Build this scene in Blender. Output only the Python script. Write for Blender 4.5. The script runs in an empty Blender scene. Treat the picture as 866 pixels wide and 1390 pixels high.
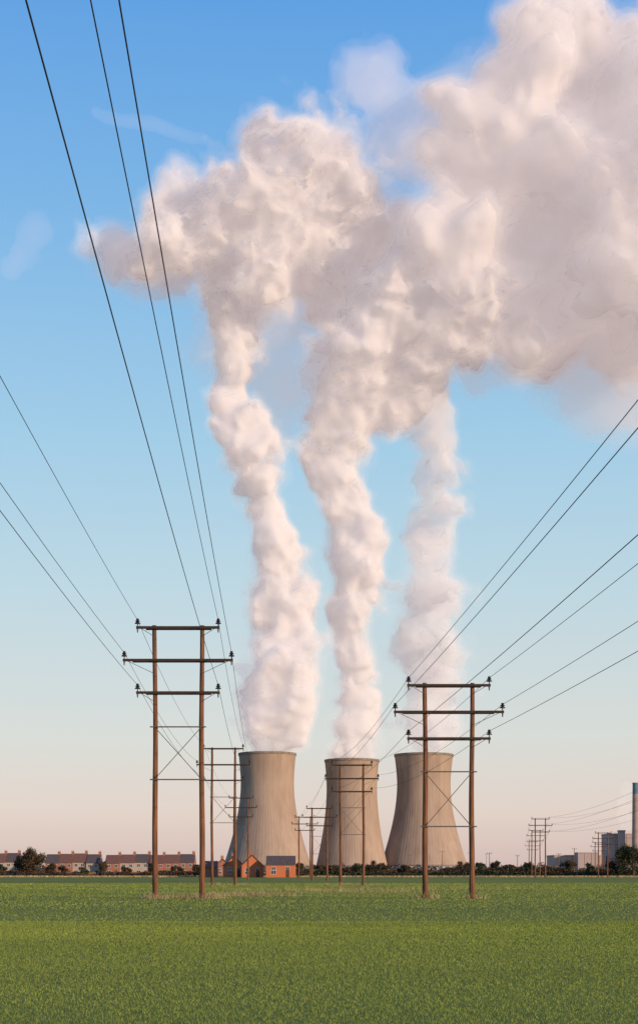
import bpy, math, random, time
import numpy as np
from mathutils import Vector
random.seed(4); rng=np.random.default_rng(7)
F=2000.0; HZ=1184.0; EYE=1.5
scene=bpy.context.scene
def W(px,py,d): return Vector(((px-433)/F*d, d, EYE+(HZ-py)/F*d))
def X(px,d): return (px-433)/F*d
def lin(r,g,b):
    f=lambda c:(c/255/12.92) if c/255<=.04045 else ((c/255+.055)/1.055)**2.4
    return (f(r),f(g),f(b))
# ---------------------------------------------------------------- helpers
class MB:
    def __init__(s): s.v=[]; s.f=[]
    def box(s,x0,x1,y0,y1,z0,z1):
        i=len(s.v)
        s.v+=[(x0,y0,z0),(x1,y0,z0),(x1,y1,z0),(x0,y1,z0),(x0,y0,z1),(x1,y0,z1),(x1,y1,z1),(x0,y1,z1)]
        for f in [(0,3,2,1),(4,5,6,7),(0,1,5,4),(1,2,6,5),(2,3,7,6),(3,0,4,7)]: s.f.append(tuple(i+k for k in f))
    def cyl(s,p0,p1,r0,r1,n=8,cap=True):
        p0=Vector(p0);p1=Vector(p1);ax=(p1-p0).normalized()
        u=ax.orthogonal().normalized(); w=ax.cross(u); i=len(s.v)
        for p,r in ((p0,r0),(p1,r1)):
            for k in range(n):
                a=2*math.pi*k/n; s.v.append(tuple(p+u*math.cos(a)*r+w*math.sin(a)*r))
        for k in range(n): s.f.append((i+k,i+(k+1)%n,i+n+(k+1)%n,i+n+k))
        if cap: s.f.append(tuple(i+k for k in range(n))[::-1]); s.f.append(tuple(i+n+k for k in range(n)))
    def tube(s,pts,rs,n=12):
        i=len(s.v)
        for p,r in zip(pts,rs):
            for k in range(n):
                a=2*math.pi*k/n; s.v.append((p[0]+r*math.cos(a),p[1]+r*math.sin(a),p[2]))
        for j in range(len(pts)-1):
            for k in range(n): s.f.append((i+j*n+k,i+j*n+(k+1)%n,i+(j+1)*n+(k+1)%n,i+(j+1)*n+k))
        s.f.append(tuple(i+(len(pts)-1)*n+k for k in range(n)))
    def lathe(s,prof,n=12,c=(0,0,0)):
        i=len(s.v)
        for r,z in prof:
            for k in range(n):
                a=2*math.pi*k/n; s.v.append((c[0]+r*math.cos(a),c[1]+r*math.sin(a),c[2]+z))
        for j in range(len(prof)-1):
            for k in range(n): s.f.append((i+j*n+k,i+j*n+(k+1)%n,i+(j+1)*n+(k+1)%n,i+(j+1)*n+k))
    def mesh(s,name,mat,smooth=False):
        me=bpy.data.meshes.new(name); me.from_pydata(s.v,[],s.f); me.update()
        me.materials.append(mat)
        if smooth: me.polygons.foreach_set('use_smooth',[True]*len(me.polygons))
        return me
def obj(name,data,parent=None,loc=None,rotz=0,**kw):
    o=bpy.data.objects.new(name,data); scene.collection.objects.link(o)
    if parent: o.parent=parent
    if loc is not None: o.location=loc
    if rotz: o.rotation_euler[2]=rotz
    for k,v in kw.items(): o[k]=v
    return o
def thing(name,label,cat,loc,group=None,rotz=0,data=None):
    o=obj(name,data,None,loc,rotz,label=label,category=cat)
    if group: o['group']=group
    return o
def mat(name,c1,c2=None,rough=.85,scale=3,det=5,stretch=(1,1,1),bump=0,island=0,ramp=(.35,.65),metal=0,spec=.3):
    m=bpy.data.materials.new(name); m.use_nodes=True; N=m.node_tree.nodes; L=m.node_tree.links
    b=N['Principled BSDF']; b.inputs['Roughness'].default_value=rough; b.inputs['Metallic'].default_value=metal
    b.inputs['Specular IOR Level'].default_value=spec
    if c2 is None: c2=tuple(x*.65 for x in c1)
    tc=N.new('ShaderNodeTexCoord'); mp=N.new('ShaderNodeMapping'); mp.inputs['Scale'].default_value=stretch
    L.new(tc.outputs['Object'],mp.inputs[0])
    nz=N.new('ShaderNodeTexNoise'); nz.inputs['Scale'].default_value=scale; nz.inputs['Detail'].default_value=det; nz.inputs['Roughness'].default_value=.6
    L.new(mp.outputs[0],nz.inputs['Vector'])
    cr=N.new('ShaderNodeValToRGB'); cr.color_ramp.elements[0].position=ramp[0]; cr.color_ramp.elements[1].position=ramp[1]
    cr.color_ramp.elements[0].color=(*c2,1); cr.color_ramp.elements[1].color=(*c1,1)
    L.new(nz.outputs['Fac'],cr.inputs[0]); col=cr.outputs[0]
    if island:
        ge=N.new('ShaderNodeNewGeometry'); mr=N.new('ShaderNodeMapRange'); mr.inputs[3].default_value=1-island; mr.inputs[4].default_value=1+island
        L.new(ge.outputs['Random Per Island'],mr.inputs[0])
        vm=N.new('ShaderNodeVectorMath'); vm.operation='SCALE'; L.new(col,vm.inputs[0]); L.new(mr.outputs[0],vm.inputs['Scale']); col=vm.outputs[0]
    L.new(col,b.inputs['Base Color'])
    if bump:
        bp=N.new('ShaderNodeBump'); bp.inputs['Strength'].default_value=bump; bp.inputs['Distance'].default_value=.05
        L.new(nz.outputs['Fac'],bp.inputs['Height']); L.new(bp.outputs[0],b.inputs['Normal'])
    return m
M_wood=mat('weathered_wood',(.25,.10,.042),(.045,.024,.016),scale=4,stretch=(3,3,.16),bump=.7,ramp=(.32,.68))
M_arm=mat('crossarm_timber',(.05,.028,.02),(.025,.016,.012),scale=8,stretch=(.3,3,3))
M_ins=mat('brown_porcelain',(.035,.02,.016),(.02,.012,.01),rough=.3)
M_steel=mat('galvanised_steel',(.10,.085,.075),(.06,.05,.045),rough=.6)
M_wire=mat('dark_conductor',(.03,.028,.03),(.02,.02,.022),rough=.6)
M_fwood=mat('distant_wood',(.20,.13,.09),(.11,.07,.05),scale=2)
# ---------------------------------------------------------------- steam
def field_group(name,sph,mats,thrs,vox,scale,warp,amp,vamp,cut,big,ro):
    ng=bpy.data.node_groups.new(name,'GeometryNodeTree')
    ng.interface.new_socket('Geometry',in_out='OUTPUT',socket_type='NodeSocketGeometry')
    N=ng.nodes; L=ng.links
    def M(op,a,b=None,c=None,clamp=False):
        n=N.new('ShaderNodeMath'); n.operation=op; n.use_clamp=clamp
        for i,x in enumerate((a,b,c)):
            if x is None: continue
            if isinstance(x,(int,float)): n.inputs[i].default_value=x
            else: L.new(x,n.inputs[i])
        return n.outputs[0]
    def noise(vec,sz,det,ro=.55):
        n=N.new('ShaderNodeTexNoise'); n.inputs['Scale'].default_value=1/sz; n.inputs['Detail'].default_value=det; n.inputs['Roughness'].default_value=ro
        L.new(vec,n.inputs['Vector']); return n
    out=N.new('NodeGroupOutput'); pos=N.new('GeometryNodeInputPosition')
    nz=noise(pos.outputs[0],scale*2.2,2.5,.5)
    sub=N.new('ShaderNodeVectorMath'); sub.operation='SUBTRACT'; sub.inputs[1].default_value=(.5,.5,.5); L.new(nz.outputs['Color'],sub.inputs[0])
    sc=N.new('ShaderNodeVectorMath'); sc.operation='SCALE'; sc.inputs['Scale'].default_value=warp*2.3; L.new(sub.outputs[0],sc.inputs[0])
    add=N.new('ShaderNodeVectorMath'); add.operation='ADD'; L.new(sc.outputs[0],add.inputs[0]); L.new(pos.outputs[0],add.inputs[1]); base=add.outputs[0]
    cur=None
    for c,r in sph:
        dn=N.new('ShaderNodeVectorMath'); dn.operation='DISTANCE'; dn.inputs[1].default_value=c; L.new(base,dn.inputs[0])
        m=M('MULTIPLY_ADD',dn.outputs['Value'],-1/r,1.0)
        cur=m if cur is None else M('SMOOTH_MAX',cur,m,.2)
    cur=M('MINIMUM',cur,.48)
    v=N.new('ShaderNodeTexVoronoi'); v.feature='F1'; v.inputs['Scale'].default_value=1/scale; v.inputs['Detail'].default_value=1.5; v.inputs['Roughness'].default_value=.5
    L.new(base,v.inputs['Vector'])
    s=M('ADD',cur,M('MULTIPLY_ADD',v.outputs['Distance'],-vamp,vamp*.45))
    s=M('ADD',s,M('MULTIPLY_ADD',noise(base,scale*1.5,5,ro).outputs[0],amp,-amp*.5))
    s=M('ADD',s,M('MULTIPLY_ADD',noise(pos.outputs[0],scale*4,1).outputs[0],big,-big*.5))
    if cut is not None:
        sx=N.new('ShaderNodeSeparateXYZ'); L.new(pos.outputs[0],sx.inputs[0])
        s=M('MINIMUM',s,M('MULTIPLY_ADD',sx.outputs['Z'],.1,-.1*cut-.3))
    k=M('ADD',s,.5,clamp=True)
    vc=N.new('GeometryNodeVolumeCube'); pad=warp*.6
    mn=[min(c[i]-r for c,r in sph)-pad for i in range(3)]; mx=[max(c[i]+r for c,r in sph)+pad for i in range(3)]
    res=[max(8,int((mx[i]-mn[i])/vox)) for i in range(3)]
    L.new(k,vc.inputs['Density']); vc.inputs['Min'].default_value=mn; vc.inputs['Max'].default_value=mx
    for i,a in enumerate('XYZ'): vc.inputs['Resolution '+a].default_value=res[i]
    jg=N.new('GeometryNodeJoinGeometry')
    for m_,t_ in zip(mats,thrs):
        vm=N.new('GeometryNodeVolumeToMesh'); L.new(vc.outputs[0],vm.inputs[0]); vm.inputs['Threshold'].default_value=t_+.5
        ss=N.new('GeometryNodeSetShadeSmooth'); L.new(vm.outputs[0],ss.inputs[0])
        sm=N.new('GeometryNodeSetMaterial'); sm.inputs['Material'].default_value=m_; L.new(ss.outputs[0],sm.inputs[0])
        L.new(sm.outputs[0],jg.inputs[0])
    L.new(jg.outputs[0],out.inputs[0])
    return ng
def cloud_mesh(name,sph,mats,thrs,vox,scale,warp=14,amp=1.,vamp=.3,cut=None,big=.7,ro=.54):
    tmp=bpy.data.objects.new('tmp',bpy.data.meshes.new('tmp')); scene.collection.objects.link(tmp)
    md=tmp.modifiers.new('GN','NODES'); md.node_group=field_group(name,sph,mats,thrs,vox,scale,warp,amp,vamp,cut,big,ro)
    dg=bpy.context.evaluated_depsgraph_get(); m2=bpy.data.meshes.new_from_object(tmp.evaluated_get(dg))
    bpy.data.objects.remove(tmp); m2.name=name
    return m2
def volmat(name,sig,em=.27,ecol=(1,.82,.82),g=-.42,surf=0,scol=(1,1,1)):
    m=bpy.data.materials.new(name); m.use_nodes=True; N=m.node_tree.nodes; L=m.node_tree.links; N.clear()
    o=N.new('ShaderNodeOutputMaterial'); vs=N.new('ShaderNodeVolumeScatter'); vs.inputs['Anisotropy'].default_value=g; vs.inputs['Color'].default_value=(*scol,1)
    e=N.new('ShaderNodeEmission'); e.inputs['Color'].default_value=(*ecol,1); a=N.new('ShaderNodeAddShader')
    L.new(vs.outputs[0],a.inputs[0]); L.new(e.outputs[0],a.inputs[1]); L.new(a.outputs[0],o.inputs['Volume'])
    vs.inputs['Density'].default_value=sig; e.inputs['Strength'].default_value=sig*em  # even tinted glow stands in for light scattered repeatedly inside the steam
    if surf:
        d=N.new('ShaderNodeBsdfDiffuse'); d.inputs[0].default_value=(.95,.90,.88,1); t=N.new('ShaderNodeBsdfTransparent'); x=N.new('ShaderNodeMixShader')
        x.inputs[0].default_value=surf; L.new(t.outputs[0],x.inputs[1]); L.new(d.outputs[0],x.inputs[2]); L.new(x.outputs[0],o.inputs['Surface'])
    return m
def rows(rs,d,k=1.1):
    out=[]
    for i,(y,a,b) in enumerate(rs):
        j=random.uniform(-12,12)*(i>2); q=k*(.84 if i==0 else .9 if i==1 else 1)
        c=W((a+b)/2,y,d); c.y+=j; out.append((c,(b-a)/2*q/F*d))
    return out
def puffs(ps,d,k=1.15,dj=45):
    out=[]
    for x,y,r in ps:
        c=W(x,y,d); c.y+=random.uniform(-dj,dj); out.append((c,r*k/F*d))
    return out
L_rows=[(1032,334,392),(1008,334,404),(985,333,418),(955,332,430),(925,330,434),(890,335,424),(850,340,432),(810,343,430),(770,345,418),(735,342,402),(700,332,394),(660,316,384),(620,300,378),(588,284,362),(560,284,342)]
L_top=[(314,525,26),(320,490,28),(325,455,40),(315,405,52),(365,385,46),(350,325,78),(430,262,86),(285,310,64),(410,330,72),(478,285,64),(225,345,46),(370,205,46),(300,255,48),(410,195,38)]
M_rows=[(1042,446,508),(1015,448,514),(985,449,518),(955,450,520),(925,452,519),(880,440,507),(840,437,502),(800,445,515),(765,452,530),(725,450,530),(690,434,506),(650,412,484),(610,402,488),(570,412,522),(530,425,560)]
M_top=[(500,480,64),(560,490,60),(490,410,58),(550,420,66),(610,450,62),(440,415,32)]
R_rows=[(1035,542,608),(1005,540,620),(970,542,628),(930,540,632),(890,532,632),(850,526,626),(810,533,636),(765,543,624),(720,543,622),(680,554,636),(640,562,638),(600,558,626),(560,560,622),(520,560,620)]
B=[(560,310,60),(640,250,84),(710,160,88),(735,80,66),(715,25,48),(805,110,98),(870,200,116),(760,270,120),(860,350,118),(690,370,98),(620,370,80),(775,420,80),(870,440,66),(770,25,52),(590,360,66),(930,120,90),(940,300,110),(700,455,50),(800,190,95),(750,370,90),(650,180,46),(530,370,50)]
G='steam plumes over the cooling towers'
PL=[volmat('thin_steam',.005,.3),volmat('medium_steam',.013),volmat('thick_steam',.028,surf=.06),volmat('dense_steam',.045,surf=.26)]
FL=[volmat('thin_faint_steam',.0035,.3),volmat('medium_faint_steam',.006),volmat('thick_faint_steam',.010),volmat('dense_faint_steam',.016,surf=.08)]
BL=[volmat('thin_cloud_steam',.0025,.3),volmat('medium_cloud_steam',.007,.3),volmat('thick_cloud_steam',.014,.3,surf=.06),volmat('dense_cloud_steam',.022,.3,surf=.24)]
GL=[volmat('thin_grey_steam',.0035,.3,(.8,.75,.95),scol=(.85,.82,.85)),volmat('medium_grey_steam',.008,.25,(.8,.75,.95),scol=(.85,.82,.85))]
TH=[-.22,-.08,.03,.15]
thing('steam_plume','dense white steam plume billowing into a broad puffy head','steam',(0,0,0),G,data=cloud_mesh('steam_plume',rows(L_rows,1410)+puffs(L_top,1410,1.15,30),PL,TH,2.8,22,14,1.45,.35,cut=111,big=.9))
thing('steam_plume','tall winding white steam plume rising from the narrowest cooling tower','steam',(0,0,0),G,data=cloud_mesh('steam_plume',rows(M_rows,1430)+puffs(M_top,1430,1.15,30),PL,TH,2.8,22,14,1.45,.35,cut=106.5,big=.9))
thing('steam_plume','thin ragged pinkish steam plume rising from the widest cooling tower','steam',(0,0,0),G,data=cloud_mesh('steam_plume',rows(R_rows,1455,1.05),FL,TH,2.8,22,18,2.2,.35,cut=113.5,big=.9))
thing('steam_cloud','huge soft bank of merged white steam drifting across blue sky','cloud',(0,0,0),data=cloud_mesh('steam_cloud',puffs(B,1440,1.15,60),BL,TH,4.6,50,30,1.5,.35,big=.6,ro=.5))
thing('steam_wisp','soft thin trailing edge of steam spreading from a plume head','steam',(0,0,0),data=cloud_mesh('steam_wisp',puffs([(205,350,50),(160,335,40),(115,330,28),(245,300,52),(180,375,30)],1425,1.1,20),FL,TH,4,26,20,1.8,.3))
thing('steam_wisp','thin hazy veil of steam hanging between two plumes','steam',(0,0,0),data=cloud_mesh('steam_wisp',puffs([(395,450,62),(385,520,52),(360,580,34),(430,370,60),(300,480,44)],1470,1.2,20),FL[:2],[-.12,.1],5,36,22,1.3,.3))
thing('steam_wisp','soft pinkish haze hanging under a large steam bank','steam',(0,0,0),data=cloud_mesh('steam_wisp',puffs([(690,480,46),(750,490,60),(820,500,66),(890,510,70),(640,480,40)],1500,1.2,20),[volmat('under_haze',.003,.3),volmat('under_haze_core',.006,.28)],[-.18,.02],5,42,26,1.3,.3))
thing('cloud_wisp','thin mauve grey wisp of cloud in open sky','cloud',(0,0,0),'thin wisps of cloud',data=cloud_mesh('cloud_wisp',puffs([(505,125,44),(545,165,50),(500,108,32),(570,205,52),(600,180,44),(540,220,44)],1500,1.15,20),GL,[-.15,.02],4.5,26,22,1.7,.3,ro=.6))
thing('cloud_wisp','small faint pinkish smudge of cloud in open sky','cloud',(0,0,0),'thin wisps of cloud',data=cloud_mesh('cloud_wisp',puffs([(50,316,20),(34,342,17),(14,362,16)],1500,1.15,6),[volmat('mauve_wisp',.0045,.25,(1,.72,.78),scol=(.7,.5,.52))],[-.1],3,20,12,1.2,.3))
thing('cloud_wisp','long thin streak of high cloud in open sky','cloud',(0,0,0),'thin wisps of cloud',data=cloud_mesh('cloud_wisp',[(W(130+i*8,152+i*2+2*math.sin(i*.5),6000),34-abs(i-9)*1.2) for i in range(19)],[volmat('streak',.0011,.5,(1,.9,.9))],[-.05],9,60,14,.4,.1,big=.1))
# ---------------------------------------------------------------- cooling towers
def tower_mat():
    m=bpy.data.materials.new('stained_concrete'); m.use_nodes=True; N=m.node_tree.nodes; L=m.node_tree.links; b=N['Principled BSDF']; b.inputs['Roughness'].default_value=.95; b.inputs['Specular IOR Level'].default_value=.1
    tc=N.new('ShaderNodeTexCoord')
    def nz(scl,st,det=5):
        mp=N.new('ShaderNodeMapping'); mp.inputs['Scale'].default_value=st; L.new(tc.outputs['Object'],mp.inputs[0])
        n=N.new('ShaderNodeTexNoise'); n.inputs['Scale'].default_value=scl; n.inputs['Detail'].default_value=det; n.inputs['Roughness'].default_value=.6; L.new(mp.outputs[0],n.inputs['Vector']); return n.outputs['Fac']
    a=nz(.30,(1,1,.04),5); c=nz(.05,(1,1,.5)); dk=nz(.12,(1,1,.10),4)
    def ramp(f,p0,c0,p1,c1):
        cr=N.new('ShaderNodeValToRGB'); e=cr.color_ramp.elements; e[0].position=p0; e[0].color=(*c0,1); e[1].position=p1; e[1].color=(*c1,1); L.new(f,cr.inputs[0]); return cr.outputs[0]
    def mul(x,y):
        mx=N.new('ShaderNodeMix'); mx.data_type='RGBA'; mx.blend_type='MULTIPLY'; mx.inputs[0].default_value=1; L.new(x,mx.inputs[6]); L.new(y,mx.inputs[7]); return mx.outputs[2]
    col=ramp(a,.26,(.315,.235,.18),.74,(.39,.29,.22))
    col=mul(col,ramp(c,.3,(.82,.81,.81),.65,(1,1,1))); 
    col=mul(col,ramp(dk,.30,(.82,.80,.79),.5,(1,1,1)))
    L.new(col,b.inputs['Base Color'])
    return m
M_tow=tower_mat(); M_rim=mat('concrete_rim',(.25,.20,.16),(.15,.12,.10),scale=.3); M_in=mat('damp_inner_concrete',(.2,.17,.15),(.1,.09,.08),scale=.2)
def tower(x,d,H,rb,rt,rw,label):
    o=thing('cooling_tower',label,'cooling tower',(x,d,0),'concrete cooling towers')
    zw=H*.76; zb=H*.07
    def R(z):
        if z<zw:
            t=(zw-z)/(zw-zb); b=1/math.sqrt((rb/rw)**2-1); return rw*math.sqrt(1+(t/b)**2)
        t=(z-zw)/(H-zw); return rw+(rt-rw)*t**1.6
    n=60; prof=[(R(zb+(H-zb)*i/n),zb+(H-zb)*i/n) for i in range(n+1)]
    a=MB(); nn=288; 
    for r,z in prof:
        for k in range(nn):
            an=2*math.pi*k/nn; rr=r+(.15 if k%4==0 else 0); a.v.append((rr*math.cos(an),rr*math.sin(an),z))
    for j in range(n):
        for k in range(nn): a.f.append((j*nn+k,j*nn+(k+1)%nn,(j+1)*nn+(k+1)%nn,(j+1)*nn+k))
    obj('shell',a.mesh('shell',M_tow,True),o)
    a=MB(); a.lathe([(R(zb)-.8,zb)]+[(r-.8,z) for r,z in prof[::4]][1:],64); obj('inner_wall',a.mesh('inner_wall',M_in,True),o)
    a=MB(); a.lathe([(rt-.9,H-1.2),(rt-.9,H+.5),(rt+.5,H+.5),(rt+.5,H-1.6),(rt-.9,H-1.8)],128); obj('rim',a.mesh('rim',M_rim),o)
    a=MB(); a.lathe([(R(zb)-.9,zb-.8),(R(zb)+.5,zb-.8),(R(zb)+.5,zb+.6),(R(zb)-.9,zb+.6),(R(zb)-.9,zb-.8)],96); obj('lintel_ring',a.mesh('lintel_ring',M_rim),o)
    a=MB(); r0=R(zb)+3; r1=R(zb)-.3; da=2*math.pi/32
    a.cyl((r0,0,0),(r1*math.cos(da/2),r1*math.sin(da/2),zb-.8),.55,.5,6); a.cyl((r0,0.8,0),(r1*math.cos(-da/2),r1*math.sin(-da/2),zb-.8),.55,.5,6)
    lm=a.mesh('support_leg',M_rim)
    for k in range(32): obj('support_leg',lm,o,rotz=k*da)
    a=MB(); a.lathe([(r0+3,0),(r0+3,1.5),(r0+2.5,1.5),(r0+2.5,0)],64); obj('basin_wall',a.mesh('basin_wall',M_rim),o)
    return o
tower(X(363,1407),1407,114.5,41.5,27.3,25.2,'concrete cooling tower with shaded flank and steam pouring from its top')
tower(X(477.5,1430),1430,110,34.5,26.2,24.3,'slender concrete cooling tower with a shadow across its base')
tower(X(575,1455),1455,117.3,42.5,28.8,26.2,'broad sunlit concrete cooling tower with a stained shell')
# ---------------------------------------------------------------- H frames
def ins_mesh():
    a=MB(); a.cyl((0,0,-.12),(0,0,.1),.03,.03,6)
    a.lathe([(.0,.36),(.07,.35),(.09,.3),(.06,.27),(.13,.22),(.14,.19),(.06,.17),(.16,.1),(.165,.06),(.05,.05),(0,.05)],12)
    return a.mesh('insulator',M_ins)
IM=ins_mesh()
ARMW=(2.35,3.1,2.35)
def hframe(cx,d,top,arms,label,half=1.33,far=False,armw=ARMW,brace=None,group='timber twin pole electricity pylons'):
    o=thing('twin_pole_pylon',label,'pylon',(cx,d,0),group)
    for s in (-1,1):
        a=MB(); r0=.165*(1.15 if far else 1); r1=.12*(1.15 if far else 1)
        l=random.uniform(-.06,.06); n=14; ph=random.uniform(0,6)
        pts=[(s*half+l*(i/n-1)*.8+.025*math.sin(ph+i*.55),.02*math.cos(ph+i*.4),-.3+(top+.3)*i/n) for i in range(n+1)]
        a.tube(pts,[r0+(r1-r0)*i/n+random.uniform(-.004,.004) for i in range(n+1)],14)
        obj('post',a.mesh('post',M_wood,True),o)
    for z,w in zip(arms,armw):
        a=MB(); th=.07 if not far else .085
        a.box(-w,w,-.30,-.175,z-th,z+th)
        a.box(-w+.5,w-.5,.165,.28,z-th,z+th)
        obj('crossarm',a.mesh('crossarm',M_arm),o)
        for s in (-1,1):
            obj('insulator',IM,o,(s*(w-.08),-.24,z+th+.08))
            if not far:
                a=MB(); a.cyl((s*(w-.08),-.24,z-th),(s*(w-.08),-.24,z-th-.22),.05,.03,8); a.cyl((s*(w-.3),-.24,z-th),(s*half,-.17,z-.75 if w>2.5 else z-.5),.016,.016,5)
                obj('bracket',a.mesh('bracket',M_steel),o)
    if brace:
        z0,z1=brace; a=MB(); r=.022
        for z in brace: a.box(-half-.25,half+.25,-.23,-.17,z-.035,z+.035)
        a.cyl((-half,-.2,z0),(half,-.2,z1),r,r,5); a.cyl((half,.2,z0),(-half,.2,z1),r,r,5)
        obj('cross_brace',a.mesh('cross_brace',M_steel),o)
    return o
LA=(15.3,13.46,11.63); RA=(12.04,10.54,9.04)
lf=lambda d:-7.94-.0353*(d-83.3); rf=lambda d:7.31-.0407*(d-83.3)
LH=[(83.3,15.45,LA),(170,15.9,(15.75,13.9,12.1)),(285,16.0,(15.85,14.0,12.2))]
RH=[(83.3,12.2,RA),(170,14.0,(13.85,12.3,10.8)),(260,12.9,(12.75,11.2,9.7)),(345,14.6,(14.4,12.8,11.3))]
for i,(d,t,A) in enumerate(LH):
    hframe(lf(d),d,t,A,['tall weathered timber twin pole pylon with three crossarms on grass','timber twin pole pylon with three crossarms at a field edge'][i>0],far=i>1,brace=(A[2]-4.9,A[2]-1.93) if i<3 else None)
for i,(d,t,A) in enumerate(RH):
    hframe(rf(d),d,t,A,['shorter weathered timber twin pole pylon with three crossarms on grass','timber twin pole pylon with three crossarms beyond the field'][i>0],far=i>1,brace=(A[2]-4.96,A[2]-1.87) if i<3 else None)
def cable(pts,sags,r,label,group):
    a=[]; 
    for (p,q),s in zip(zip(pts[:-1],pts[1:]),sags):
        n=22
        for k in range(n+(1 if q is pts[-1] else 0)):
            t=k/n; c=p.lerp(q,t); c.z-=4*s*t*(1-t); a.append(c)
    n=6; V=[];Fc=[]
    for j,c in enumerate(a):
        for k in range(n):
            an=2*math.pi*k/n; V.append((c.x+r*math.cos(an),c.y,c.z+r*math.sin(an)))
    for j in range(len(a)-1):
        for k in range(n): Fc.append((j*n+k,j*n+(k+1)%n,(j+1)*n+(k+1)%n,(j+1)*n+k))
    me=bpy.data.meshes.new('power_cable'); me.from_pydata(V,[],Fc); me.update(); me.materials.append(M_wire)
    thing('power_cable',label,'cable',(0,0,0),group,data=me)
for H,f,A0,s0 in ((LH,lf,LA,.55),(RH,rf,RA,.35)):
    for k in range(3):
        for s in (-1,1):
            w=ARMW[k]-.08
            pts=[Vector((f(-20)+s*w,-20,A0[k]+.4))]+[Vector((f(d)+s*w,d-.24,A[k]+.42)) for d,t,A in H]
            cable(pts,[s0*1.25]+[.9]*(len(pts)-2),.0125,'thin dark overhead power cable slung between timber pylons','overhead power cables')
G2='distant timber twin pole pylons'
FH=[(733,385,15.6),(727,480,15.3),(722,620,14.5)]
for px,d,t in FH:
    hframe(X(px,d),d,t,(t-.2,t-1.9,t-3.6),'distant timber twin pole pylon above a dark hedge',far=True,group=G2)
FG=[(818,425,13.0),(812,560,13)]
for px,d,t in FG:
    hframe(X(px,d),d,t,(t-.2,t-1.8,t-3.4),'distant low timber twin pole pylon beside a hedge',far=True,group=G2)
for FF,ex in ((FH,(900,240)),(FG,(1010,260))):
    for k in range(3):
        for s in (-1,1):
            w=ARMW[k]-.08
            pts=[Vector((X(ex[0],ex[1])+s*w,ex[1],FF[0][2]-k*1.7+.2))]+[Vector((X(p,d)+s*w,d,t-.2-k*1.7+.3)) for p,d,t in FF]
            cable(pts,[1.5,1,1],.018,'thin dark power cable running between distant pylons','distant power cables')
def spole(px,d,h):
    o=thing('utility_pole','slim timber utility pole with a short crossarm','utility pole',(X(px,d),d,0),'single utility poles')
    a=MB(); a.cyl((0,0,0),(0,0,h),.15,.11,8); obj('post',a.mesh('post',M_fwood),o)
    a=MB(); a.box(-.9,.9,-.22,-.12,h-.5,h-.4); obj('crossarm',a.mesh('crossarm',M_fwood),o)
    for s in (-1,0,1): obj('insulator',IM,o,(s*.8,-.17,h-.33))
for px,d,h in [(600,620,10.5),(637,700,11),(664,560,9),(702,640,9),(758,620,9.5),(779,640,12),(556,700,10),(660,900,13),(845,480,9)]: spole(px,d,h)
# ---------------------------------------------------------------- ground
def ground_mat():
    m=bpy.data.materials.new('crop_field'); m.use_nodes=True; N=m.node_tree.nodes; L=m.node_tree.links; b=N['Principled BSDF']; b.inputs['Roughness'].default_value=.95; b.inputs['Specular IOR Level'].default_value=.1
    tc=N.new('ShaderNodeTexCoord')
    def nz(s,st=(1,1,1),det=6):
        mp=N.new('ShaderNodeMapping'); mp.inputs['Scale'].default_value=st; L.new(tc.outputs['Object'],mp.inputs[0])
        n=N.new('ShaderNodeTexNoise'); n.inputs['Scale'].default_value=s; n.inputs['Detail'].default_value=det; n.inputs['Roughness'].default_value=.65; L.new(mp.outputs[0],n.inputs['Vector']); return n.outputs['Fac']
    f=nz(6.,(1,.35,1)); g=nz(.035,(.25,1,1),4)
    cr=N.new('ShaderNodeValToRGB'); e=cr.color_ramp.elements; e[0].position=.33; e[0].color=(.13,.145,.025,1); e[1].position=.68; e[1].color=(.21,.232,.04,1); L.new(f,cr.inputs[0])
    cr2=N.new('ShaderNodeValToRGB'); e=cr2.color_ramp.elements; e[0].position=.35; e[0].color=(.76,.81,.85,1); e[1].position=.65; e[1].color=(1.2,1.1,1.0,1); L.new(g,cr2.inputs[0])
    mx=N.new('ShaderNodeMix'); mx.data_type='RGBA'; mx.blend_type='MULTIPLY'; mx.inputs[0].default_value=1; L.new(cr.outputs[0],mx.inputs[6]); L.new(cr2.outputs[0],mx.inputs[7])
    sx=N.new('ShaderNodeSeparateXYZ'); L.new(tc.outputs['Object'],sx.inputs[0])
    mr=N.new('ShaderNodeMapRange'); mr.inputs[1].default_value=455; mr.inputs[2].default_value=470; L.new(sx.outputs['Y'],mr.inputs[0])
    m2=N.new('ShaderNodeMix'); m2.data_type='RGBA'; m2.inputs[7].default_value=(.13,.10,.05,1); L.new(mr.outputs[0],m2.inputs[0]); L.new(mx.outputs[2],m2.inputs[6])
    L.new(m2.outputs[2],b.inputs['Base Color'])
    bp=N.new('ShaderNodeBump'); bp.inputs['Strength'].default_value=.7; bp.inputs['Distance'].default_value=.05; L.new(f,bp.inputs['Height']); L.new(bp.outputs[0],b.inputs['Normal'])
    return m
me=bpy.data.meshes.new('ground'); me.from_pydata([(-20000,-200,0),(20000,-200,0),(20000,30000,0),(-20000,30000,0)],[],[(0,1,2,3)]); me.materials.append(ground_mat()); obj('ground',me,kind='structure')
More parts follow.
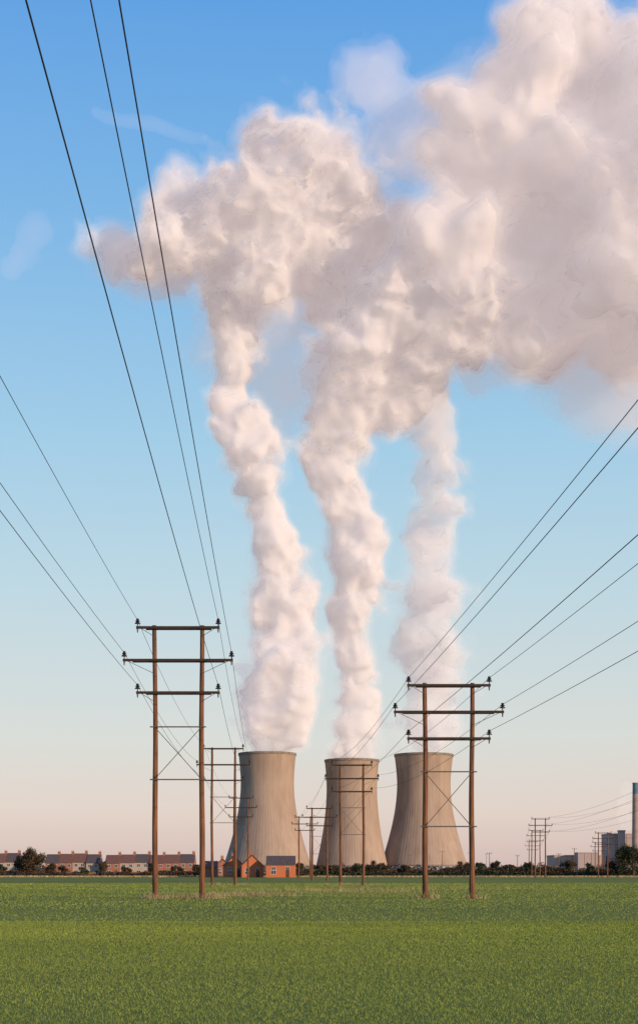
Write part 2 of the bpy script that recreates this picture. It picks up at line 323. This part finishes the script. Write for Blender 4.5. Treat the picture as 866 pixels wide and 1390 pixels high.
def blades(name,x,y,h,w,mat_,label):
    n=len(x); a=rng.uniform(0,2*np.pi,n); lean=rng.uniform(.3,1.1,n)*h; la=rng.uniform(0,2*np.pi,n)
    dx=np.cos(a)*w/2; dy=np.sin(a)*w/2; lx=np.cos(la)*lean; ly=np.sin(la)*lean
    P=np.zeros((n,5,3))
    P[:,0]=np.stack([x-dx,y-dy,0*x],1); P[:,1]=np.stack([x+dx,y+dy,0*x],1)
    P[:,2]=np.stack([x+dx*.8+lx*.35,y+dy*.8+ly*.35,h*.6],1); P[:,3]=np.stack([x-dx*.8+lx*.35,y-dy*.8+ly*.35,h*.6],1)
    P[:,4]=np.stack([x+lx,y+ly,h],1)
    me=bpy.data.meshes.new(name); me.vertices.add(n*5); me.vertices.foreach_set('co',P.ravel())
    b=np.arange(n)[:,None]*5; idx=np.concatenate([b+[0,1,2,3],b+[3,2,4]],1).ravel()
    me.loops.add(n*7); me.loops.foreach_set('vertex_index',idx)
    ls=np.stack([np.arange(n)*7,np.arange(n)*7+4],1).ravel(); me.polygons.add(n*2); me.polygons.foreach_set('loop_start',ls)
    me.update(calc_edges=True); me.materials.append(mat_)
    return obj(name,me,kind='stuff',label=label)
M_grass=mat('young_wheat',(.255,.30,.052),(.17,.21,.038),scale=.1,stretch=(.35,1,1),island=.16,rough=.8,spec=.1)
def wedge(n,d0,d1,p,spread=.27):
    u=rng.random(n); d=(d0**p+(d1**p-d0**p)*u)**(1/p); xx=rng.uniform(-1,1,n)*(spread*d+1.5); return xx,d
x,d=wedge(310000,11,45,1.2)
blades('young_crop_grass',x,d,rng.uniform(.012,.038,len(x)),.0040*np.maximum(1,d/15),M_grass,'short green young crop covering the field')
x,d=wedge(110000,45,200,1.1)
blades('young_crop_grass',x,d,rng.uniform(.02,.05,len(x)),.007*d/16,M_grass,'short green young crop covering the field')
M_dry=mat('dry_grass',(.42,.33,.17),(.25,.19,.09),scale=1,island=.3)
px_=[];py_=[];
for (cx,cd,n,sp,spy) in [(lf(83.3)-1.3,83.3,260,.5,.4),(lf(83.3)+1.4,83.3,260,.6,.4),(rf(83.3)-1.33,83.3,150,.4,.3),(rf(83.3)+1.33,83.3,120,.4,.3),(lf(83)+3.6,92,700,1.6,.8),(lf(83)+.8,84,300,1.2,.4),(3.2,110,700,3,1.),(lf(170),170,300,2,.8),(rf(170),170,300,2,.8),(-1,120,400,4,1),(12,130,300,5,1)]:
    px_.append(rng.normal(cx,sp,n)); py_.append(rng.normal(cd,spy,n))
x=np.concatenate(px_); d=np.concatenate(py_)
blades('dry_grass',x,d,rng.uniform(.15,.45,len(x)),.02,M_dry,'straw coloured dry grass tufts around the pylon feet')
# ---------------------------------------------------------------- vegetation
M_bush=mat('brown_winter_foliage',(.10,.06,.028),(.035,.025,.013),scale=.35,island=.5)
M_green=mat('dark_green_foliage',(.055,.06,.022),(.025,.03,.012),scale=.3,island=.5)
M_bark=mat('bark',(.09,.06,.04),(.05,.035,.025),scale=3)
M_farv=mat('hazy_far_foliage',(.15,.115,.10),(.095,.078,.075),scale=.05,island=.3)  # distance haze is put into the colour, muted foliage tones
def leafquads(P,size):
    n=len(P); a=rng.normal(size=(n,3)); a/=np.linalg.norm(a,axis=1)[:,None]; b=rng.normal(size=(n,3)); b-=a*(a*b).sum(1)[:,None]; b/=np.linalg.norm(b,axis=1)[:,None]
    s=(size*rng.uniform(.5,1.2,n))[:,None]
    return np.stack([P-a*s,P-b*s*.6,P+a*s,P+b*s*.6],1).reshape(-1,3)
def quadmesh(name,V,mat_):
    n=len(V)//4; me=bpy.data.meshes.new(name); me.vertices.add(n*4); me.vertices.foreach_set('co',V.ravel()); me.loops.add(n*4); me.loops.foreach_set('vertex_index',np.arange(n*4)); me.polygons.add(n); me.polygons.foreach_set('loop_start',np.arange(n)*4); me.update(calc_edges=True); me.materials.append(mat_); return me
def make_tree(x,y,h,spread,label,leaf=M_bush,nleaf=2200,ls=.3,low=.16):
    o=thing('tree',label,'tree',(x,y,0),'trees around the field edge')
    a=MB(); tips=[]
    def br(p,dirv,ln,r,dep):
        q=p+dirv*ln; a.cyl(p,q,r,r*.65,5,cap=False)
        if dep==0: tips.append(q); return
        for k in range(3 if dep>1 else 4):
            v=(dirv+Vector((random.gauss(0,.55)*spread,random.gauss(0,.55)*spread,random.gauss(.05,.3)))).normalized(); br(q,v,ln*random.uniform(.65,.9),r*.6,dep-1)
        tips.append(q)
    br(Vector((0,0,-.1)),Vector((0,0,1)),h*low,h*.028,3 if h<6 else 4)
    tz=max(t.z for t in tips); s=h*.93/tz
    a.v=[(v[0]*s,v[1]*s,v[2]*s) for v in a.v]
    obj('trunk',a.mesh('trunk',M_bark),o)
    T=np.array([tuple(t*s) for t in tips if t.z*s>h*.12]); idx=rng.integers(0,len(T),nleaf)
    P=T[idx]+rng.normal(0,h*.055,(nleaf,3)); 
    # low skirt of undergrowth foliage filling the crown downwards
    m=nleaf//4; q=T[rng.integers(0,len(T),m)].copy(); q[:,2]*=rng.uniform(.15,.8,m); P=np.concatenate([P,q+rng.normal(0,h*.04,(m,3))])
    P[:,2]=np.maximum(P[:,2],.3)
    obj('crown',quadmesh('crown',leafquads(P,ls),leaf),o); return o
TL='leafless looking brown tree with a dense twiggy crown'
for px,d,h,sp,lf_,n in [(48,490,9.6,1.1,M_bush,5000),(36,492,8.4,1.2,M_bush,3600),(30,500,6.5,1.2,M_bush,2200),(859,470,10,1.0,M_green,5500),(868,474,9,1.1,M_bush,4000),(836,480,5.5,1.1,M_bush,1800),(504,520,5.5,1.3,M_bush,1800),(486,515,4.6,1.3,M_green,1500),(521,525,4.8,1.3,M_bush,1500),
    (548,530,4,1.3,M_bush,1200),(650,520,4.8,1.3,M_green,1500),(672,540,5.5,1.2,M_bush,1500),(718,520,5,1.2,M_green,1600),(770,515,5.6,1.2,M_bush,1600),(800,505,4.6,1.3,M_green,1500),(266,505,4,1.2,M_bush,900),(296,500,4.4,1.2,M_bush,1000),(405,500,4.6,1.2,M_bush,1100),(432,510,4.,1.3,M_bush,1100),(628,640,6.5,1,M_bush,1300),(138,500,5.2,1.1,M_bush,1500),(4,480,4,1.3,M_green,1200),
    (88,492,3.6,1.3,M_bush,900),(110,494,3.2,1.3,M_green,900),(172,490,3.4,1.3,M_bush,900),(205,492,4.2,1.2,M_bush,1100),(240,490,3.4,1.3,M_green,900),(70,490,4.2,1.2,M_bush,1100)]:
    make_tree(X(px,d),d,h,sp,TL if lf_ is M_bush else 'dark evergreen tree with a ragged rounded crown',lf_,n,.28)
def hedge(name,px0,px1,d,h,n,mat_,size,label,depth=4,var=.5):
    x0,x1=X(px0,d),X(px1,d); xs=rng.uniform(x0,x1,n)
    hh=h*(1-var*.5+var*.5*(np.sin(xs*.11+d)+np.sin(xs*.37+1)*.6+np.sin(xs*.9+2)*.4)/1.2)
    P=np.stack([xs,d+rng.uniform(-depth/2,depth/2,n),hh*rng.random(n)**.7],1)
    obj(name,quadmesh(name,leafquads(P,size),mat_),kind='stuff',label=label)
hedge('hedge',-80,420,478,1.9,13000,M_bush,.3,'low brown hedge along the edge of the field')
hedge('hedge',400,1000,486,2.2,16000,M_green,.35,'dark overgrown hedge along the far field edge')
hedge('hedge',610,1000,540,3.8,16000,M_bush,.4,'tall brown hedge behind the field',6)
hedge('scrub',395,640,560,4.0,15000,M_bush,.4,'brown scrubby bushes below the cooling towers',10)
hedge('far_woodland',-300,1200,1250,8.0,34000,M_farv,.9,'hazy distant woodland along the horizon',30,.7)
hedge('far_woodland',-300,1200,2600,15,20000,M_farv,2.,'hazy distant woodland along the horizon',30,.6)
x=rng.uniform(X(-80,470),X(950,470),16000); d=rng.uniform(450,476,16000)
blades('rough_grass_verge',x,d,rng.uniform(.2,.6,16000),.16,M_dry,'rough straw coloured grass verge at the far field edge')
# ---------------------------------------------------------------- houses
def brickmat(name,c1,c2,mortar):
    m=bpy.data.materials.new(name); m.use_nodes=True; N=m.node_tree.nodes; L=m.node_tree.links; b=N['Principled BSDF']; b.inputs['Roughness'].default_value=.9
    tc=N.new('ShaderNodeTexCoord'); mp=N.new('ShaderNodeMapping'); mp.inputs['Rotation'].default_value=(math.pi/2,0,0); L.new(tc.outputs['Object'],mp.inputs[0])
    br=N.new('ShaderNodeTexBrick'); br.inputs['Color1'].default_value=(*c1,1); br.inputs['Color2'].default_value=(*c2,1); br.inputs['Mortar'].default_value=(*mortar,1); br.inputs['Scale'].default_value=4; L.new(mp.outputs[0],br.inputs['Vector']); L.new(br.outputs[0],b.inputs['Base Color']); return m
M_brick=brickmat('red_brick',(.34,.11,.06),(.25,.085,.05),(.28,.17,.12)); M_brick2=brickmat('orange_brick',(.52,.13,.04),(.43,.11,.04),(.38,.19,.11))
M_render=mat('pale_render',(.42,.33,.27),(.32,.25,.2),scale=1); M_slate=mat('red_brown_roof_tiles',(.19,.085,.06),(.12,.06,.045),scale=2); M_dslate=mat('dark_slate',(.11,.08,.075),(.06,.048,.048),scale=2)
M_white=mat('white_frame',(.6,.57,.53),(.5,.47,.44)); M_glass=mat('window_glass',(.04,.045,.055),(.03,.03,.04),rough=.1,spec=.6); M_door=mat('painted_door',(.12,.05,.03),(.08,.04,.03)); M_pot=mat('clay_pot',(.4,.17,.09))
def window_(o,cx,z,w,h,y):
    wobj=MB(); t=.09
    wobj.box(cx-w/2,cx+w/2,y-.06,y+.02,z,z+t); wobj.box(cx-w/2,cx+w/2,y-.06,y+.02,z+h-t,z+h)
    wobj.box(cx-w/2,cx-w/2+t,y-.06,y+.02,z+t,z+h-t); wobj.box(cx+w/2-t,cx+w/2,y-.06,y+.02,z+t,z+h-t); wobj.box(cx-.04,cx+.04,y-.055,y+.02,z+t,z+h-t)
    f=obj('window',wobj.mesh('window',M_white),o)
    g=MB(); g.box(cx-w/2+t,cx+w/2-t,y-.02,y+.01,z+t,z+h-t); obj('glass',g.mesh('glass',M_glass),f)
def house(px,d,w,dp,eave,ridge,wm,rm,label,name='terraced_house',gable=False,chim=True,rotz=0,nwin=2):
    o=thing(name,label,'house',(X(px,d),d,0),'houses along the field edge',rotz)
    a=MB(); x0,x1=-w/2,w/2
    a.box(x0,x1,0,dp,0,eave); i=len(a.v)
    if not gable:
        a.v+=[(x0,0,eave),(x0,dp,eave),(x0,dp/2,ridge),(x1,0,eave),(x1,dp,eave),(x1,dp/2,ridge)]; a.f+=[(i,i+2,i+1),(i+3,i+4,i+5)]
    else:
        a.v+=[(x0,0,eave),(x1,0,eave),(0,0,ridge),(x0,dp,eave),(x1,dp,eave),(0,dp,ridge)]; a.f+=[(i,i+1,i+2),(i+3,i+5,i+4)]
    obj('wall',a.mesh('wall',wm),o)
    r=MB(); t=.18; ov=.3
    for s in (-1,1):
        if not gable:
            sl=(ridge-eave)/(dp/2); ye=-ov if s<0 else dp+ov; ze=eave-ov*sl
            b=[(x0-.05,ye,ze+.03),(x1+.05,ye,ze+.03),(x1+.05,dp/2,ridge+.03),(x0-.05,dp/2,ridge+.03)]
        else:
            sl=(ridge-eave)/(w/2); xe=s*(w/2+ov); ze=eave-ov*sl
            b=[(xe,-ov,ze+.03),(xe,dp+ov,ze+.03),(0,dp+ov,ridge+.03),(0,-ov,ridge+.03)]
        i=len(r.v); r.v+=b+[(p[0],p[1],p[2]+t) for p in b]
        for f in [(0,3,2,1),(4,5,6,7),(0,1,5,4),(1,2,6,5),(2,3,7,6),(3,0,4,7)]: r.f.append(tuple(i+k for k in f))
    ro=obj('roof',r.mesh('roof',rm),o)
    if chim:
        c=MB(); cx=x1-.5 if not gable else .0; cy=dp/2-.4 if not gable else dp*.6
        c.box(cx-.45,cx+.45,cy,cy+.8,ridge-.8,ridge+.9); c.box(cx-.52,cx+.52,cy-.07,cy+.87,ridge+.9,ridge+1.05); ch=obj('chimney',c.mesh('chimney',M_brick),ro)
        for s in (-.25,.25):
            c=MB(); c.cyl((cx+s,cy+.4,ridge+1.05),(cx+s,cy+.4,ridge+1.45),.12,.1,8); obj('chimney_pot',c.mesh('chimney_pot',M_pot),ch)
    if nwin:
        window_(o,-w*.24,eave-1.75,1.2,1.15,0); window_(o,w*.24,eave-1.75,1.2,1.15,0)
        window_(o,-w*.24,.9,1.5,1.3,0)
        dd=MB(); dd.box(w*.24-.48,w*.24+.48,-.06,.02,.05,2.1); obj('door',dd.mesh('door',M_door),o)
    return o
wms=[M_brick,M_render,M_brick,M_brick,M_render]
LB={0:'red brick terraced house with brown tiled roof and chimney',1:'pale rendered terraced house with brown tiled roof and chimney'}
k=0
for row,(pa,pb,n,d,ea,ri) in enumerate([(62,136,4,520,4.9,7.7),(143,264,6,515,4.8,7.4),(-66,26,5,535,5.2,8.2)]):
    w=(pb-pa)/n/F*d
    for i in range(n):
        wm=wms[(k*3+row)%5]; k+=1
        house(pa+(i+.5)*(pb-pa)/n,d+(i%3)*.35,w-.01,7.5,ea+(i%3)*.12,ri+(i%3)*.15,wm,M_slate if (row+i)%3 else M_dslate,LB[1 if wm is M_render else 0])
house(303,470,5.0,8,3.4,5.6,M_brick,M_slate,'red brick gabled house behind a hedge','gabled_house',True,rotz=.12)
house(318,440,5.6,9,3.6,6.2,M_brick2,M_slate,'orange brick gabled house facing the field','gabled_house',True,rotz=.12)
house(343,430,6.2,9,3.4,6.4,M_brick2,M_slate,'orange brick gabled house with a steep tiled roof','gabled_house',True,rotz=.1)
house(381,425,8.4,8,3.7,6.1,M_brick2,M_dslate,'bright orange brick detached house with a dark slate roof','detached_house',False,chim=False,nwin=1)
house(285,450,4.4,7,3.,4.8,M_brick,M_slate,'small red brick outbuilding with tiled roof','outbuilding',False,chim=False,nwin=0)
M_fence=mat('fence_timber',(.22,.12,.07),(.13,.08,.05),scale=3)
for pa,pb,d in [(62,136,497),(143,262,494)]:
    o=thing('garden_fence','brown timber panel fence behind terraced gardens','fence',(0,d,0),'garden fences')
    x0,x1=X(pa,d),X(pb,d); n=int((x1-x0)/1.9)
    p=MB(); p.box(0,1.78,-.03,.03,.05,1.6); pm=p.mesh('panel',M_fence); q=MB(); q.box(-.06,.06,-.06,.06,0,1.75); qm=q.mesh('post',M_fence)
    for i in range(n): obj('panel',pm,o,(x0+i*1.9+.06,0,0)); obj('post',qm,o,(x0+i*1.9,0,0))
# ---------------------------------------------------------------- power station buildings
M_clad=mat('pale_cladding',(.42,.33,.29),(.36,.28,.25),scale=.1,stretch=(1,1,.1)); M_clad2=mat('grey_cladding',(.38,.30,.27),(.33,.265,.245),scale=.1); M_dark=mat('dark_louvre',(.26,.21,.20)); M_blue=mat('blue_paint',(.10,.19,.23),(.08,.16,.2)); M_chim=mat('chimney_concrete',(.34,.26,.22),(.26,.2,.18),scale=.1)
def block(name,label,pa,pb,d,h,mat_,dep=40,bands=2):
    x0,x1=X(pa,d),X(pb,d); w=x1-x0; o=thing(name,label,'industrial building',(x0,d,0))
    a=MB(); a.box(0,w,0,dep,0,h); obj('wall',a.mesh('wall',mat_),o)
    a=MB(); a.box(-.4,w+.4,-.4,dep+.4,h+.002,h+1.1); obj('roof',a.mesh('roof',M_clad2),o)
    for i in range(bands):
        a=MB(); z=h*(.35+.3*i); a.box(w*.05,w*.95,-.15,.02,z,z+h*.05); obj('window_band',a.mesh('window_band',M_dark),o)
    n=int(w/6); 
    a=MB(); a.box(-.15,.15,-.3,.01,0,h-.01); rm=a.mesh('pilaster',mat_)
    for i in range(1,n): obj('pilaster',rm,o,(w*i/n,0,0))
    return o
block('turbine_hall','long low pale clad turbine hall behind a hedge',752,822,1500,18,M_clad,50,1)
block('boiler_house','tall grey clad boiler house of a power station',826,858,1500,40,M_clad2,40,1)
block('annex_building','small stepped industrial annex with flat roof',784,812,1480,20.5,M_clad2,20,0)
block('stair_tower','narrow concrete stair tower beside a boiler house',840,848,1490,43,M_clad2,8,0)
block('switch_house','low pale industrial building with flat roof',858,930,1520,24,M_clad,30,1)
o=thing('power_station_chimney','tall slim concrete chimney with a blue painted top','chimney',(X(862.5,1480),1480,0))
a=MB(); a.lathe([(4.2,0),(3.4,80)],32); obj('shaft',a.mesh('shaft',M_chim,True),o)
a=MB(); a.lathe([(3.4,80),(3.3,91)],32); obj('painted_band',a.mesh('painted_band',M_blue,True),o)
a=MB(); a.lathe([(2.6,89),(2.6,91.4),(3.6,91.4),(3.6,90.6),(3.3,90.6)],32); obj('cap',a.mesh('cap',M_rim),o)
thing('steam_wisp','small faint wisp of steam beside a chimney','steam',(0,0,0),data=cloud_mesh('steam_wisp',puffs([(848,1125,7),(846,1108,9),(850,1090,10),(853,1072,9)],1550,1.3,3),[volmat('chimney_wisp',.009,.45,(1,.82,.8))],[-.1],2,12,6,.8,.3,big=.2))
# ---------------------------------------------------------------- light
az=math.radians(50); el=math.radians(12)
s=Vector((math.sin(az)*math.cos(el),-math.cos(az)*math.cos(el),math.sin(el)))
ld=bpy.data.lights.new('sun','SUN'); ld.energy=5; ld.angle=math.radians(.5); ld.color=(1,.75,.53)
lo=obj('sun',ld); lo.rotation_euler=s.to_track_quat('Z','Y').to_euler()
w=bpy.data.worlds.new('World'); scene.world=w; w.use_nodes=True; N=w.node_tree.nodes; L=w.node_tree.links
st=N.new('ShaderNodeTexSky'); st.sky_type='NISHITA'; st.sun_disc=False; st.sun_elevation=el; st.sun_rotation=math.radians(180)-az; st.dust_density=.4; st.ozone_density=2
tc=N.new('ShaderNodeTexCoord'); sx=N.new('ShaderNodeSeparateXYZ'); L.new(tc.outputs['Generated'],sx.inputs[0])
cr=N.new('ShaderNodeValToRGB'); L.new(sx.outputs['Z'],cr.inputs[0])
stops=[(0,(212,186,184)),(.042,(230,212,204)),(.092,(222,223,218)),(.189,(196,221,231)),(.28,(168,211,237)),(.404,(130,188,237)),(.51,(99,166,234)),(1,(50,108,200))]
e=cr.color_ramp.elements
e[0].position=0; e[0].color=(*lin(*stops[0][1]),1); e[1].position=1; e[1].color=(*lin(*stops[-1][1]),1)
for p,c in stops[1:-1]:
    q=e.new(p); q.color=(*lin(*c),1)
vm=N.new('ShaderNodeVectorMath'); vm.operation='SCALE'; vm.inputs['Scale'].default_value=1/.12; L.new(cr.outputs[0],vm.inputs[0])
mx=N.new('ShaderNodeMix'); mx.data_type='RGBA'; mx.inputs[0].default_value=.88; L.new(st.outputs[0],mx.inputs[6]); L.new(vm.outputs[0],mx.inputs[7])
L.new(mx.outputs[2],N['Background'].inputs[0]); N['Background'].inputs[1].default_value=.12
cd=bpy.data.cameras.new('camera'); cam=obj('camera',cd); scene.camera=cam
cam.location=(0,0,EYE); cam.rotation_euler=(math.pi/2,0,0); cd.sensor_fit='VERTICAL'; cd.sensor_height=36; cd.lens=F/1390*36; cd.shift_y=(HZ-695)/1390; cd.clip_start=.1; cd.clip_end=60000
scene.view_settings.view_transform='Standard'
